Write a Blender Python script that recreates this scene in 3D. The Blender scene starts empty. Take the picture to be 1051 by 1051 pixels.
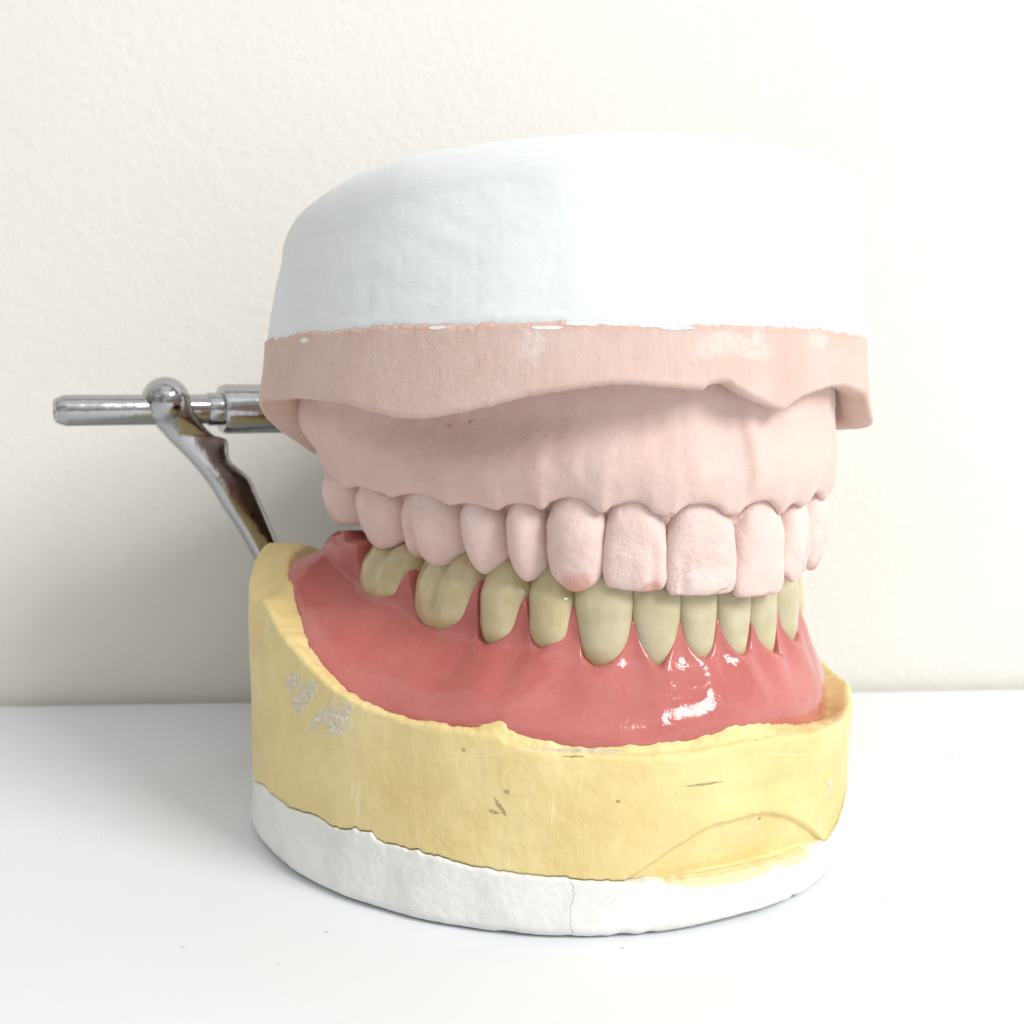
import bpy, bmesh, math, random
from mathutils import Vector, noise
random.seed(4)
S = 0.001                                   # everything below is measured in millimetres
# ------------------------------------------------------------------ camera model used to measure the casts
F, CX, CY, H = 1180., 525.5, 525.5, 60.
PITCH = math.atan(125/1180)
C = (7., 164.)                              # centre of the round plaster bases
PSI = math.radians(30)
AX = (math.sin(PSI), -math.cos(PSI)); LX = (-math.cos(PSI), -math.sin(PSI))
def ray(px, py):
    u = (px-CX)/F; v = -(py-CY)/F
    return (u, math.cos(PITCH)+v*math.sin(PITCH), -math.sin(PITCH)+v*math.cos(PITCH))
def lerp(pts, x):
    if x <= pts[0][0]: return pts[0][1]
    for i in range(len(pts)-1):
        if x <= pts[i+1][0]:
            d = pts[i+1][0]-pts[i][0]
            return pts[i][1] if d == 0 else pts[i][1]+(pts[i+1][1]-pts[i][1])*(x-pts[i][0])/d
    return pts[-1][1]
def smooth_lerp(pts, x):                    # monotone cubic (Fritsch-Carlson style)
    n = len(pts)
    if x <= pts[0][0]: return pts[0][1]
    if x >= pts[-1][0]: return pts[-1][1]
    for i in range(n-1):
        if x <= pts[i+1][0]: break
    def sl(k): return (pts[k+1][1]-pts[k][1])/max(1e-6, pts[k+1][0]-pts[k][0])
    def tn(k):
        if k == 0: return sl(0)
        if k == n-1: return sl(n-2)
        a, b = sl(k-1), sl(k)
        if a*b <= 0: return 0
        return 2*a*b/(a+b)
    h = max(1e-6, pts[i+1][0]-pts[i][0]); t = (x-pts[i][0])/h
    return ((2*t**3-3*t*t+1)*pts[i][1]+(t**3-2*t*t+t)*h*tn(i)+(-2*t**3+3*t*t)*pts[i+1][1]+(t**3-t*t)*h*tn(i+1))
def sstep(a, b, x):
    t = min(1, max(0, (x-a)/(b-a))); return t*t*(3-2*t)
def nz(x, y=0, z=0, sc=1): return noise.noise(Vector((x*sc+13.7, y*sc+3.1, z*sc+7.9)))
# polar frame about C; theta in degrees, + towards the picture's left
def polar(t, r):
    t = math.radians(t)
    return (C[0]+r*(math.cos(t)*AX[0]+math.sin(t)*LX[0]), C[1]+r*(math.cos(t)*AX[1]+math.sin(t)*LX[1]))
def to_polar(x, y):
    rx, ry = x-C[0], y-C[1]
    return math.degrees(math.atan2(rx*LX[0]+ry*LX[1], rx*AX[0]+ry*AX[1])), math.hypot(rx, ry)
def hit_curve(px, py, fn, lo, hi, st):
    d = ray(px, py); prev = None; best = None; clos = None
    n = int((hi-lo)/st)
    for i in range(n+1):
        t = lo+i*st; x, y = fn(t); e = x*d[1]-y*d[0]
        if clos is None or abs(e) < clos[0]: clos = (abs(e), t, y)
        if prev is not None and prev*e <= 0 and (best is None or y < best[1]): best = (t, y)
        prev = e
    if best is None: best = (clos[1], clos[2])
    k = best[1]/d[1]
    return best[0], H+k*d[2]
def hit_polar(px, py, R): return hit_curve(px, py, lambda t: polar(t, R(t)), -60, 118, .2)
def table_from(pxs, fn):
    out = sorted(fn(*p) for p in pxs); res = []
    for t, z in out:
        if not res or t-res[-1][0] > .05: res.append((t, z))
    return res
# ------------------------------------------------------------------ dental arches (signed arc length s, + towards the picture's left)
ARCHPTS = [(0,0),(4.2,.4),(8.5,1.8),(14.5,5.5),(19.5,11.5),(23,18),(25.5,25),(28,33),(30,42),(31,50),(31.5,58),(31.8,66)]
class Arch:
    def __init__(self, mx, dM, psi, sw, sb):
        p = math.radians(psi)
        self.a = (math.sin(p), -math.cos(p)); self.l = (-math.cos(p), -math.sin(p))
        self.M = ((mx-CX)/F*(dM*math.cos(PITCH)+2.2), dM)
        q = [(h*sw, b*sb) for h, b in ARCHPTS]
        full = [(-h, b) for h, b in q[:0:-1]]+q
        # catmull-rom through the points
        dn = []
        for i in range(len(full)-1):
            p0 = full[max(0, i-1)]; p1 = full[i]; p2 = full[i+1]; p3 = full[min(len(full)-1, i+2)]
            for k in range(24):
                t = k/24
                dn.append(tuple(.5*((2*p1[j])+(-p0[j]+p2[j])*t+(2*p0[j]-5*p1[j]+4*p2[j]-p3[j])*t*t+(-p0[j]+3*p1[j]-3*p2[j]+p3[j])*t**3) for j in (0, 1)))
        dn.append(full[-1])
        s = [0]
        for i in range(1, len(dn)): s.append(s[-1]+math.dist(dn[i], dn[i-1]))
        mid = s[(len(dn)-1)//2]
        self.s = [v-mid for v in s]; self.p = dn; self.max = self.s[-1]
    def _jaw(self, s):
        import bisect
        if s >= self.max: s = self.max-1e-6
        if s <= self.s[0]: s = self.s[0]+1e-6
        i = min(len(self.s)-2, max(0, bisect.bisect_right(self.s, s)-1))
        t = (s-self.s[i])/(self.s[i+1]-self.s[i])
        a, b = self.p[i], self.p[i+1]
        return (a[0]+(b[0]-a[0])*t, a[1]+(b[1]-a[1])*t)
    def w(self, h, b):
        return (self.M[0]+h*self.l[0]-b*self.a[0], self.M[1]+h*self.l[1]-b*self.a[1])
    def tan(self, s):
        p0 = self.w(*self._jaw(s-.8)); p1 = self.w(*self._jaw(s+.8))
        d = math.dist(p0, p1); return ((p1[0]-p0[0])/d, (p1[1]-p0[1])/d)
    def at(self, s, o=0):
        x, y = self.w(*self._jaw(s)); t = self.tan(s)
        n = (-t[1], t[0])                    # outward
        if n[0]*(x-C[0])+n[1]*(y-C[1]) < 0: n = (-n[0], -n[1])
        return (x+n[0]*o, y+n[1]*o)
    def normal(self, s):
        a = self.at(s, 0); b = self.at(s, 1); return (b[0]-a[0], b[1]-a[1])
    def hit(self, px, py, o=0): return hit_curve(px, py, lambda s: self.at(s, o), -36, 68, .15)
UP = Arch(762, 129.6, 26, 1.13, 1.07)
LO = Arch(742, 131.6, 27, 1.07, .98)
# ------------------------------------------------------------------ mesh helpers
def link(o, parent=None):
    bpy.context.scene.collection.objects.link(o)
    if parent: o.parent = parent
    return o
def empty(name, loc=(0, 0, 0)):
    o = bpy.data.objects.new(name, None); o.location = Vector(loc)*S; o.empty_display_size = .01
    return link(o)
def mesh_obj(name, verts, faces, mat, parent=None, uvs=None, smooth=True, fix=True):
    off = parent.location/S if parent else Vector((0, 0, 0))
    if parent and parent.parent: off = off+parent.parent.location/S
    me = bpy.data.meshes.new(name)
    me.from_pydata([(Vector(v)-off)*S for v in verts], [], faces)
    if uvs:
        ul = me.uv_layers.new(name='mm')
        for lp in me.loops: ul.data[lp.index].uv = uvs[lp.vertex_index]
    if fix:
        bm = bmesh.new(); bm.from_mesh(me); bmesh.ops.recalc_face_normals(bm, faces=bm.faces); bm.to_mesh(me); bm.free()
    if smooth:
        for p in me.polygons: p.use_smooth = True
    me.materials.append(mat)
    o = bpy.data.objects.new(name, me)
    return link(o, parent)
def grid(rows, closed=True, cap0=False, cap1=False):
    n = len(rows[0]); v = [p for r in rows for p in r]; f = []
    for i in range(len(rows)-1):
        for j in range(n if closed else n-1):
            k = (j+1) % n
            f.append((i*n+j, i*n+k, (i+1)*n+k, (i+1)*n+j))
    def cap(i):
        c = Vector((0, 0, 0))
        for p in rows[i]: c += Vector(p)
        v.append(tuple(c/n)); q = len(v)-1
        for j in range(n): f.append((i*n+j, i*n+(j+1) % n, q))
    if cap0: cap(0)
    if cap1: cap(len(rows)-1)
    return v, f
# ------------------------------------------------------------------ material helpers
class NT:
    def __init__(self, name):
        self.m = bpy.data.materials.new(name); self.m.use_nodes = True
        self.t = self.m.node_tree; self.t.nodes.clear()
        self.out = self.n('ShaderNodeOutputMaterial'); self.b = self.n('ShaderNodeBsdfPrincipled')
        self.t.links.new(self.b.outputs[0], self.out.inputs[0])
        tc = self.n('ShaderNodeTexCoord'); mp = self.n('ShaderNodeVectorMath'); mp.operation = 'SCALE'; mp.inputs['Scale'].default_value = 1000
        self.t.links.new(tc.outputs['Object'], mp.inputs[0]); self.obj = mp.outputs[0]
        uv = self.n('ShaderNodeUVMap'); uv.uv_map = 'mm'; self.uv = uv.outputs[0]
    def n(self, t): return self.t.nodes.new(t)
    def set(self, sock, v):
        if isinstance(v, bpy.types.NodeSocket): self.t.links.new(v, sock)
        else: sock.default_value = v
    def math(self, op, a, b=0., c=0., clamp=False):
        n = self.n('ShaderNodeMath'); n.operation = op; n.use_clamp = clamp
        for i, v in enumerate((a, b, c)): self.set(n.inputs[i], v)
        return n.outputs[0]
    def noise(self, scale, detail=4, rough=.55, vec=None, dist=0):
        n = self.n('ShaderNodeTexNoise'); self.set(n.inputs['Vector'], vec or self.obj)
        n.inputs['Scale'].default_value = scale; n.inputs['Detail'].default_value = detail
        n.inputs['Roughness'].default_value = rough; n.inputs['Distortion'].default_value = dist
        return n.outputs['Fac']
    def ramp(self, x, lo, hi, a=0., b=1.):
        n = self.n('ShaderNodeMapRange'); n.interpolation_type = 'SMOOTHSTEP'
        for i, v in enumerate((x, lo, hi, a, b)): self.set(n.inputs[i], v)
        return n.outputs[0]
    def mix(self, f, a, b):
        n = self.n('ShaderNodeMix'); n.data_type = 'RGBA'
        self.set(n.inputs[0], f); self.set(n.inputs[6], a if not isinstance(a, tuple) else (*a, 1)); self.set(n.inputs[7], b if not isinstance(b, tuple) else (*b, 1))
        return n.outputs[2]
    def scaled(self, vec, s):
        n = self.n('ShaderNodeVectorMath'); n.operation = 'MULTIPLY'; self.set(n.inputs[0], vec); n.inputs[1].default_value = s
        return n.outputs[0]
    def blob(self, u0, v0, ru, rv, ang=0, nscale=.8, namt=.6, soft=.5):
        """1 inside an irregular ellipse in the unrolled surface (mm)"""
        s = self.n('ShaderNodeSeparateXYZ'); self.set(s.inputs[0], self.uv)
        x = self.math('SUBTRACT', s.outputs[0], u0); y = self.math('SUBTRACT', s.outputs[1], v0)
        ca, sa = math.cos(ang), math.sin(ang)
        xr = self.math('DIVIDE', self.math('ADD', self.math('MULTIPLY', x, ca), self.math('MULTIPLY', y, sa)), ru)
        yr = self.math('DIVIDE', self.math('SUBTRACT', self.math('MULTIPLY', y, ca), self.math('MULTIPLY', x, sa)), rv)
        d = self.math('SQRT', self.math('ADD', self.math('MULTIPLY', xr, xr), self.math('MULTIPLY', yr, yr)))
        nn = self.math('MULTIPLY', self.math('SUBTRACT', self.noise(nscale, 5, .65, self.uv), .5), namt*2)
        return self.ramp(self.math('ADD', d, nn), 1+soft/2, 1-soft/2)
    def bump(self, h, dist, strength=1., prev=None):
        n = self.n('ShaderNodeBump'); n.inputs['Distance'].default_value = dist*S; n.inputs['Strength'].default_value = strength
        self.set(n.inputs['Height'], h)
        if prev: self.set(n.inputs['Normal'], prev)
        return n.outputs[0]
    def fin(self, color=None, normal=None, **kw):
        if color is not None: self.set(self.b.inputs['Base Color'], color if not isinstance(color, tuple) else (*color, 1))
        if normal is not None: self.set(self.b.inputs['Normal'], normal)
        for k, v in kw.items(): self.set(self.b.inputs[k.replace('_', ' ')], v)
        return self.m
def mx(nt, *vs):
    o = vs[0]
    for v in vs[1:]: o = nt.math('MAXIMUM', o, v)
    return o
RU = lambda t: smooth_lerp([(-180,27),(-150,31),(-130,37),(-100,41),(-60,42),(0,42),(97,42.2),(104,41.4),(110,39.2),(118,36),(127,35.2),(136,35),(150,30),(180,27)], t)
RL = lambda t: lerp([(-180,36),(-125,40),(-100,42),(-70,41.5),(-45,40.7),(-10,42.6),(25,43.3),(60,42.6),(90,43.2),(106,43.9),(120,42.5),(180,36)], t)
def U(px, py, R=RL):
    t, z = hit_polar(px, py, R); return math.radians(t)*42, z
# measured lines ---------------------------------------------------------------------------------
T_YB = table_from([(257,800),(272,808),(300,830),(322,838),(345,850),(380,855),(386,862),(440,878),(500,893),(560,900),(640,906),(706,903),(767,893),(825,875),(851,863)], lambda x, y: hit_polar(x, y, RL))
T_OUT = table_from([(261,590),(266,614),(288,650),(314,680),(345,708),(379,727),(434,742),(470,748),(505,752),(525,762),(560,770),(638,776),(699,774),(740,767),(800,757),(840,751),(868,738)], lambda x, y: hit_polar(x, y, RL))
RIN = lambda t: RL(t)-lerp([(-180,8),(-90,6),(-45,3.8),(-10,3.2),(0,2.4),(25,1.3),(45,1.4),(60,1.7),(80,2.6),(92,4.2),(105,5.2),(120,6),(180,8)], t)
T_IN = table_from([(299,600),(304,622),(311,643),(330,680),(350,702),(375,720),(400,730),(430,738),(466,745),(500,742),(512,740),(525,746),(540,752),(560,757),(600,765),(640,764),(700,758),(730,752),(750,743),(790,742),(832,742),(845,734)], lambda x, y: hit_polar(x, y, RIN))
def ext(tab, lo, hi): return lo+[p for p in tab if (not lo or p[0] > lo[-1][0]+.5) and (not hi or p[0] < hi[0][0]-.5)]+hi
T_YB = ext(T_YB, [(-180,8),(-40,8)], [(115,10),(180,9)])
T_OUT = ext(T_OUT, [(-180,24),(-140,33),(-115,35.5),(-100,29.5),(-90,25),(-80,21),(-70,18.8),(-62,18.4),(-50,19.2)], [(99,32.2),(104,33.6),(109,35.2),(114,37),(120,38),(140,34),(180,24)])
T_IN = ext(T_IN, [(-180,22),(-140,33),(-115,35),(-100,29),(-90,24.3),(-80,20),(-70,17.8),(-62,17.3),(-50,17.9)], [(103,35.8),(108,37.3),(118,37.8),(140,33),(180,22)])

T_FAC = table_from([(640,906),(660,894),(700,867),(740,846),(780,836),(810,838),(835,850),(851,863)], lambda x, y: hit_polar(x, y, RL))
T_UB = table_from([(275,347),(300,341),(340,338),(400,333),(500,331),(600,328),(700,332),(800,334),(850,337),(880,342)], lambda x, y: hit_polar(x, y, RU))
T_UB = ext(T_UB, [(-180,66.8)], [(180,66.8)])
T_RB = table_from([(284,411),(300,409),(337,412),(379,422),(408,429),(430,430),(460,426),(500,418),(530,410),(560,404),(580,401),(640,395),(690,398),(722,401),(728,396),(744,394),(756,400),(767,407),(785,415),(804,421),(818,412),(832,405),(858,397)], lambda x, y: hit_polar(x, y, RU))
T_RB = ext(T_RB, [(-180,58),(-120,53),(-60,54.5),(-44,55.5),(-36,56.5),(-30,59.2)], [(94,58.8),(98,58.4),(103,57.2),(110,54.4),(118,51.6),(126,50.6),(150,54),(180,58)])
print('RB', [(round(a), round(b, 1)) for a, b in T_RB])

# ------------------------------------------------------------------ materials
def plaster_lower():
    t = NT('white_plaster')
    a = t.noise(.12, 5, .6); b = t.noise(1.6, 6, .6)
    col = t.mix(t.ramp(a, .35, .7), (.80,.81,.78), (.70,.705,.68))
    col = t.mix(t.math('MULTIPLY', t.ramp(b, .56, .75), .25), col, (.55,.54,.5))
    # yellow stone smeared over the joint at the front right
    u, v = U(745, 897); u2, v2 = U(815, 880)
    sm = mx(t, t.blob(u, v, 7.5, 1.1, .06, .9, .35, .3), t.blob(u2, v2, 3.2, .9, .1, .9, .35, .3))
    col = t.mix(t.math('MULTIPLY', sm, .85), col, (.80,.64,.33))
    # hair crack
    uc, vc = U(588, 935)
    s = t.n('ShaderNodeSeparateXYZ'); t.set(s.inputs[0], t.uv)
    wob = t.math('MULTIPLY', t.math('SUBTRACT', t.noise(.35, 3, .6, t.uv), .5), 4.)
    dx = t.math('ABSOLUTE', t.math('SUBTRACT', t.math('ADD', s.outputs[0], wob), uc))
    cr = t.math('MULTIPLY', t.ramp(dx, .10, .02), t.ramp(s.outputs[1], .5, 1.))
    col = t.mix(t.math('MULTIPLY', cr, .2), col, (.22,.2,.17))
    pits = t.ramp(t.noise(2.6, 2, .4), .73, .79)
    col = t.mix(t.math('MULTIPLY', pits, .35), col, (.35,.33,.3))
    n = t.bump(t.noise(.9, 6, .6), .12); n = t.bump(t.math('ADD', t.math('MULTIPLY', pits, -1), t.math('MULTIPLY', cr, -1)), .06, 1, n)
    return t.fin(col, n, Roughness=.72, Specular_IOR_Level=.25)
def plaster_upper():
    t = NT('smooth_white_plaster')
    str_ = t.noise(.25, 6, .6, t.scaled(t.uv, (.5, 1.6, 1)))
    b = t.noise(.09, 4, .55)
    col = t.mix(t.ramp(b, .3, .7), (.75,.785,.79), (.71,.745,.745))
    col = t.mix(t.math('MULTIPLY', t.ramp(str_, .5, .72), .3), col, (.64,.655,.64))
    pits = t.ramp(t.noise(1.5, 2, .4), .79, .84)
    n = t.bump(t.noise(.5, 6, .6, t.scaled(t.uv, (.6, 1.3, 1))), .09); n = t.bump(t.noise(3.5, 3), .02, 1, n)
    n = t.bump(t.math('MULTIPLY', pits, -1), .1, 1, n)
    return t.fin(col, n, Roughness=.6, Specular_IOR_Level=.3)
def pink_stone(body=True):
    t = NT('pink_stone_rim' if body else 'pink_stone')
    a = t.noise(.16, 5, .6); b = t.noise(2.2, 5, .6)
    col = t.mix(t.ramp(a, .3, .72), (.58,.42,.36), (.62,.47,.415)) if body else t.mix(t.ramp(a, .3, .72), (.67,.49,.435), (.70,.54,.49))
    col = t.mix(t.math('MULTIPLY', t.ramp(b, .5, .8), .3), col, (.74,.58,.53))
    h = t.noise(1.3, 5, .6)
    if body:
        st = t.noise(1.1, 3, .5, t.scaled(t.uv, (2.2, .12, 1)))
        col = t.mix(t.math('MULTIPLY', t.ramp(st, .5, .75), .15), col, (.76,.62,.57))
        w = []; w2 = []
        for (px, py, ru, rv, an, ns, na) in [(600,331,2.2,.32,0,.9,.8),(640,330,2.6,.42,0,.8,.8),(668,333,1.5,.3,0,1.,.7),(560,336,1.6,.2,0,1.,.8),(448,336,1.2,.2,0,1.,.8),(308,349,.9,.3,0,1.,.6),(700,336,2.,.25,0,1.,.8)]:
            u, v = U(px, py, RU); w2.append(t.blob(u, v, ru, rv, an, ns, na, .4))
        for (px, py, ru, rv, an, ns, na) in [(548,350,1.3,1.9,.2,.6,1.2),(620,330,3.,.5,0,1.,.8),(655,331,1.6,.5,0,1.,.8),(740,352,3.0,1.3,-.3,.45,1.2),(775,358,3.4,1.1,.1,.45,1.2),(784,340,1.0,1.8,.3,.9,.9),(308,349,1.,.35,0,1,.7),(405,340,1.8,.22,0,1.1,.8),(465,338,1.5,.25,0,1.1,.8),(845,348,2.,1.0,0,.8,1.)]:
            u, v = U(px, py, RU); w.append(t.blob(u, v, ru, rv, an, ns, na, .6))
        wm = t.math('MULTIPLY', mx(t, *w), t.ramp(t.noise(1.4, 5, .7, t.uv), .25, .6))
        col = t.mix(t.math('MULTIPLY', wm, .28), col, (.80,.78,.76))
        _w2 = t.math('MULTIPLY', mx(t, *w2), .85)
        s = t.n('ShaderNodeSeparateXYZ'); t.set(s.inputs[0], t.uv)
        top = t.ramp(t.math('ADD', s.outputs[1], t.math('MULTIPLY', t.noise(.5, 4, .6, t.uv), 1.2)), 66.6, 67.3)
        col = t.mix(t.math('MULTIPLY', top, .45), col, (.62,.36,.29))
        col = t.mix(_w2, col, (.84,.83,.81))
        h = t.math('ADD', t.math('ADD', h, t.math('MULTIPLY', st, .25)), t.math('MULTIPLY', _w2, .8))
    if not body:
        dk = [t.blob(*UP.hit(px, py, 1.), ru, rv, an, 2.2, .7, .6) for px, py, ru, rv, an in [(477,433,.7,.22,-.4),(457,437,.4,.15,0),(557,524,.35,.28,0),(562,527,.5,.14,.1),(541,533,.22,.3,0),(691,528,.4,.2,0),(322,421,.8,.15,.1)]]
        dkm = t.math('MULTIPLY', mx(t, *dk), t.ramp(t.noise(4.5, 4, .7, t.uv), .42, .58)); col = t.mix(t.math('MULTIPLY', dkm, .7), col, (.22,.15,.13))
    pits = t.ramp(t.noise(1.7, 1.5, .4), .79, .82)
    col = t.mix(t.math('MULTIPLY', pits, .7), col, (.25,.15,.12))
    n = t.bump(h, .10); n = t.bump(t.noise(6, 3), .02, 1, n); n = t.bump(t.math('MULTIPLY', pits, -1), .15, 1, n)
    return t.fin(col, n, Roughness=.62, Specular_IOR_Level=.3, Subsurface_Weight=.06, Subsurface_Scale=.001, Subsurface_Radius=(1,.5,.35))
def stone_tooth(tip=None, rough=0., rx=0, ry=8.8):
    """pink stone tooth; tip = reddish wear on the biting edge (0..1)"""
    t = NT('pink_stone_tooth')
    a = t.noise(.3, 5, .6); b = t.noise(2.5, 5, .65)
    col = t.mix(t.ramp(a, .3, .7), (.72,.545,.50), (.76,.60,.56))
    col = t.mix(t.math('MULTIPLY', t.ramp(b, .5, .8), .35), col, (.84,.72,.68))
    s = t.n('ShaderNodeSeparateXYZ'); t.set(s.inputs[0], t.uv)      # uv = (x mm, height 0 root..1 tip)
    if tip:
        x0, y0, rx, ry = tip
        tp = t.blob(x0, y0*10, rx, ry*10, 0, .8, .5, .7)
        col = t.mix(t.math('MULTIPLY', tp, .75), col, (.62,.33,.26))
    pits = t.ramp(t.noise(1.9, 1.5, .4), .79, .82)
    col = t.mix(t.math('MULTIPLY', pits, .75), col, (.16,.10,.09))
    n = t.bump(t.noise(.9, 5, .6), .2+rough*.05)
    n = t.bump(t.noise(5, 4, .6), .03, 1, n)
    if rough:                                                     # chipped patch near the edge with a hard border
        bl = t.blob(rx, ry, 3.4*rough, 1.15, .1, .6, .5, .2)
        n = t.bump(bl, .13, 1, n); col = t.mix(t.math('MULTIPLY', bl, .3), col, (.86,.74,.70))
    return t.fin(col, n, Roughness=.62, Specular_IOR_Level=.3, Subsurface_Weight=.08, Subsurface_Scale=.001, Subsurface_Radius=(1,.5,.35))
def yellow_stone():
    t = NT('yellow_stone')
    a = t.noise(.1, 5, .6); b = t.noise(1.2, 6, .65)
    col = t.mix(t.ramp(a, .3, .72), (.70,.555,.235), (.78,.65,.32))
    col = t.mix(t.math('MULTIPLY', t.ramp(b, .5, .78), .35), col, (.80,.70,.46))
    st = t.noise(1.3, 3, .55, t.scaled(t.uv, (2.4, .1, 1)))
    col = t.mix(t.math('MULTIPLY', t.ramp(st, .5, .75), .07), col, (.82,.74,.52))
    br = t.noise(.12, 4, .6, t.scaled(t.uv, (1, 1, 1)))
    col = t.mix(t.math('MULTIPLY', t.ramp(br, .52, .7), .22), col, (.62,.44,.22))
    w = []
    for (px, py, ru, rv, an, ns, na) in [(345,738,2.6,2.0,-.6,.5,1.2),(312,716,3.6,1.3,-.6,.5,1.3),(330,735,3.4,.7,-.8,.5,1.2),(279,645,.55,1.0,.7,1.4,.7),(339,772,.35,.45,0,2,.6),(300,700,2.,1.,-.4,.9,1.1),
        (855,810,.5,1.4,0,1.,.9),(865,745,1.,.5,0,1.3,.9),(600,766,5,.3,0,.9,.9)]:
        u, v = U(px, py); w.append(t.blob(u, v, ru, rv, an, ns, na, .5))
    wm = t.math('MULTIPLY', mx(t, *w), t.ramp(t.noise(1.3, 8, .8, t.uv), .36, .62))
    col = t.mix(t.math('MULTIPLY', wm, .8), col, (.90,.90,.87))
    # knife scars (pale), one dark nick, faint long scratches
    sc = []
    for (px, py, L, W, an) in [(367,828,.32,3.2,.12),(362,812,.22,1.6,.15),(568,835,.2,1.5,.1),(420,742,8,.07,-.12),(500,775,7,.06,-.22),(820,775,6,.08,.22)]:
        u, v = U(px, py); sc.append(t.blob(u, v, L, W, an, .8, .25, .5))
    scm = mx(t, *sc)
    col = t.mix(t.math('MULTIPLY', scm, .35), col, (.84,.76,.52))
    dk = []
    for (px, py, L, W, an) in [(513,829,.28,1.1,-.6),(507,834,.6,.22,.2),(521,813,.3,.25,0),(725,805,2.6,.14,.03),(590,776,1.1,.14,0),(635,823,.22,.18,0),(786,843,.22,.2,0),(476,770,.25,.2,0)]:
        u, v = U(px, py); dk.append(t.blob(u, v, L, W, an, 2.2, .8, .7))
    dkm = t.math('MULTIPLY', mx(t, *dk), t.ramp(t.noise(4.5, 4, .7, t.uv), .40, .55))
    col = t.mix(t.math('MULTIPLY', dkm, .7), col, (.34,.24,.12))
    pits = t.ramp(t.noise(1.6, 1.5, .4), .79, .82)
    col = t.mix(t.math('MULTIPLY', pits, .5), col, (.33,.22,.10))
    h = t.math('ADD', t.noise(.8, 6, .6), t.math('MULTIPLY', st, .22))
    n = t.bump(h, .12); n = t.bump(t.noise(6, 3), .02, 1, n)
    n = t.bump(t.math('MULTIPLY', mx(t, dkm, pits), -1), .06, 1, n)
    n = t.bump(wm, .08, 1, n)
    return t.fin(col, n, Roughness=.5, Specular_IOR_Level=.35)
def acrylic():
    t = NT('pink_acrylic')
    a = t.noise(.11, 4, .5); b = t.noise(1.4, 4, .6)
    col = t.mix(t.ramp(a, .35, .7), (.46,.135,.122), (.51,.165,.150))
    col = t.mix(t.math('MULTIPLY', t.ramp(b, .52, .8), .15), col, (.74,.27,.25))
    fib = t.ramp(t.noise(1.8, 3, .5, t.scaled(t.obj, (1, 1, 4))), .70, .76)
    col = t.mix(t.math('MULTIPLY', fib, .25), col, (.6,.1,.1))
    n = t.bump(t.noise(.25, 2, .4), .12); n = t.bump(t.noise(.8, 2, .4), .085, 1, n); n = t.bump(t.noise(4, 2), .004, 1, n)
    return t.fin(col, n, Roughness=.11, Specular_IOR_Level=.5, Subsurface_Weight=.25, Subsurface_Scale=.0025, Subsurface_Radius=(1,.35,.3))
def acrylic_tooth(front=False):
    t = NT('ivory_tooth_resin')
    s = t.n('ShaderNodeSeparateXYZ'); t.set(s.inputs[0], t.uv)
    a = t.noise(.4, 3, .5)
    col = t.mix(t.ramp(a, .3, .7), (.50,.43,.245), (.57,.495,.31)) if not front else t.mix(t.ramp(a, .3, .7), (.48,.43,.27), (.54,.49,.335))
    col = t.mix(t.ramp(s.outputs[1], 4.6, 1.5), col, (.42,.335,.15))     # deeper shade of the neck
    n = t.bump(t.noise(.35, 3, .5), .2); n = t.bump(t.noise(1.5, 2, .5), .02, 1, n)
    return t.fin(col, n, Roughness=.07, Specular_IOR_Level=.6, Subsurface_Weight=.4, Subsurface_Scale=.0015, Subsurface_Radius=(1,.8,.5))
def chrome():
    t = NT('worn_chrome')
    a = t.noise(.5, 4, .6); sp = t.ramp(t.noise(1.2, 3, .5), .64, .7)
    col = t.mix(t.math('MULTIPLY', sp, .25), (.43,.43,.44), (.16,.13,.11))
    return t.fin(col, t.bump(t.noise(.6, 3), .05), Metallic=1., Roughness=t.ramp(a, .3, .8, .10, .20))
def wall_mat():
    t = NT('cream_painted_wall')
    a = t.noise(.012, 3, .5)
    col = t.mix(t.ramp(a, .3, .7), (.745,.725,.675), (.765,.745,.70))
    h1 = t.noise(.5, 3, .5, None, .3); h2 = t.noise(.9, 3, .5)
    n = t.bump(t.ramp(h1, .3, .72),   .11, .5); n = t.bump(h2, .05, 1, n)
    return t.fin(col, n, Roughness=.7, Specular_IOR_Level=.2)
def table_mat():
    t = NT('white_table_laminate')
    a = t.noise(.02, 4, .55)
    col = t.mix(t.ramp(a, .3, .7), (.765,.79,.82), (.735,.765,.80))
    sp = t.ramp(t.noise(.55, 2, .4), .765, .79)
    col = t.mix(t.math('MULTIPLY', sp, .5), col, (.35,.33,.32))
    sm = t.ramp(t.noise(.09, 5, .65), .62, .78)
    col = t.mix(t.math('MULTIPLY', sm, .18), col, (.68,.66,.62))
    n = t.bump(t.noise(.35, 3), .03)
    return t.fin(col, n, Roughness=t.ramp(a, .3, .7, .38, .5), Specular_IOR_Level=.3)
M_PL, M_PU, M_RIM, M_GUM, M_Y, M_AC, M_AT, M_CH = plaster_lower(), plaster_upper(), pink_stone(True), pink_stone(False), yellow_stone(), acrylic(), acrylic_tooth(), chrome(); M_AF = acrylic_tooth(True)

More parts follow.
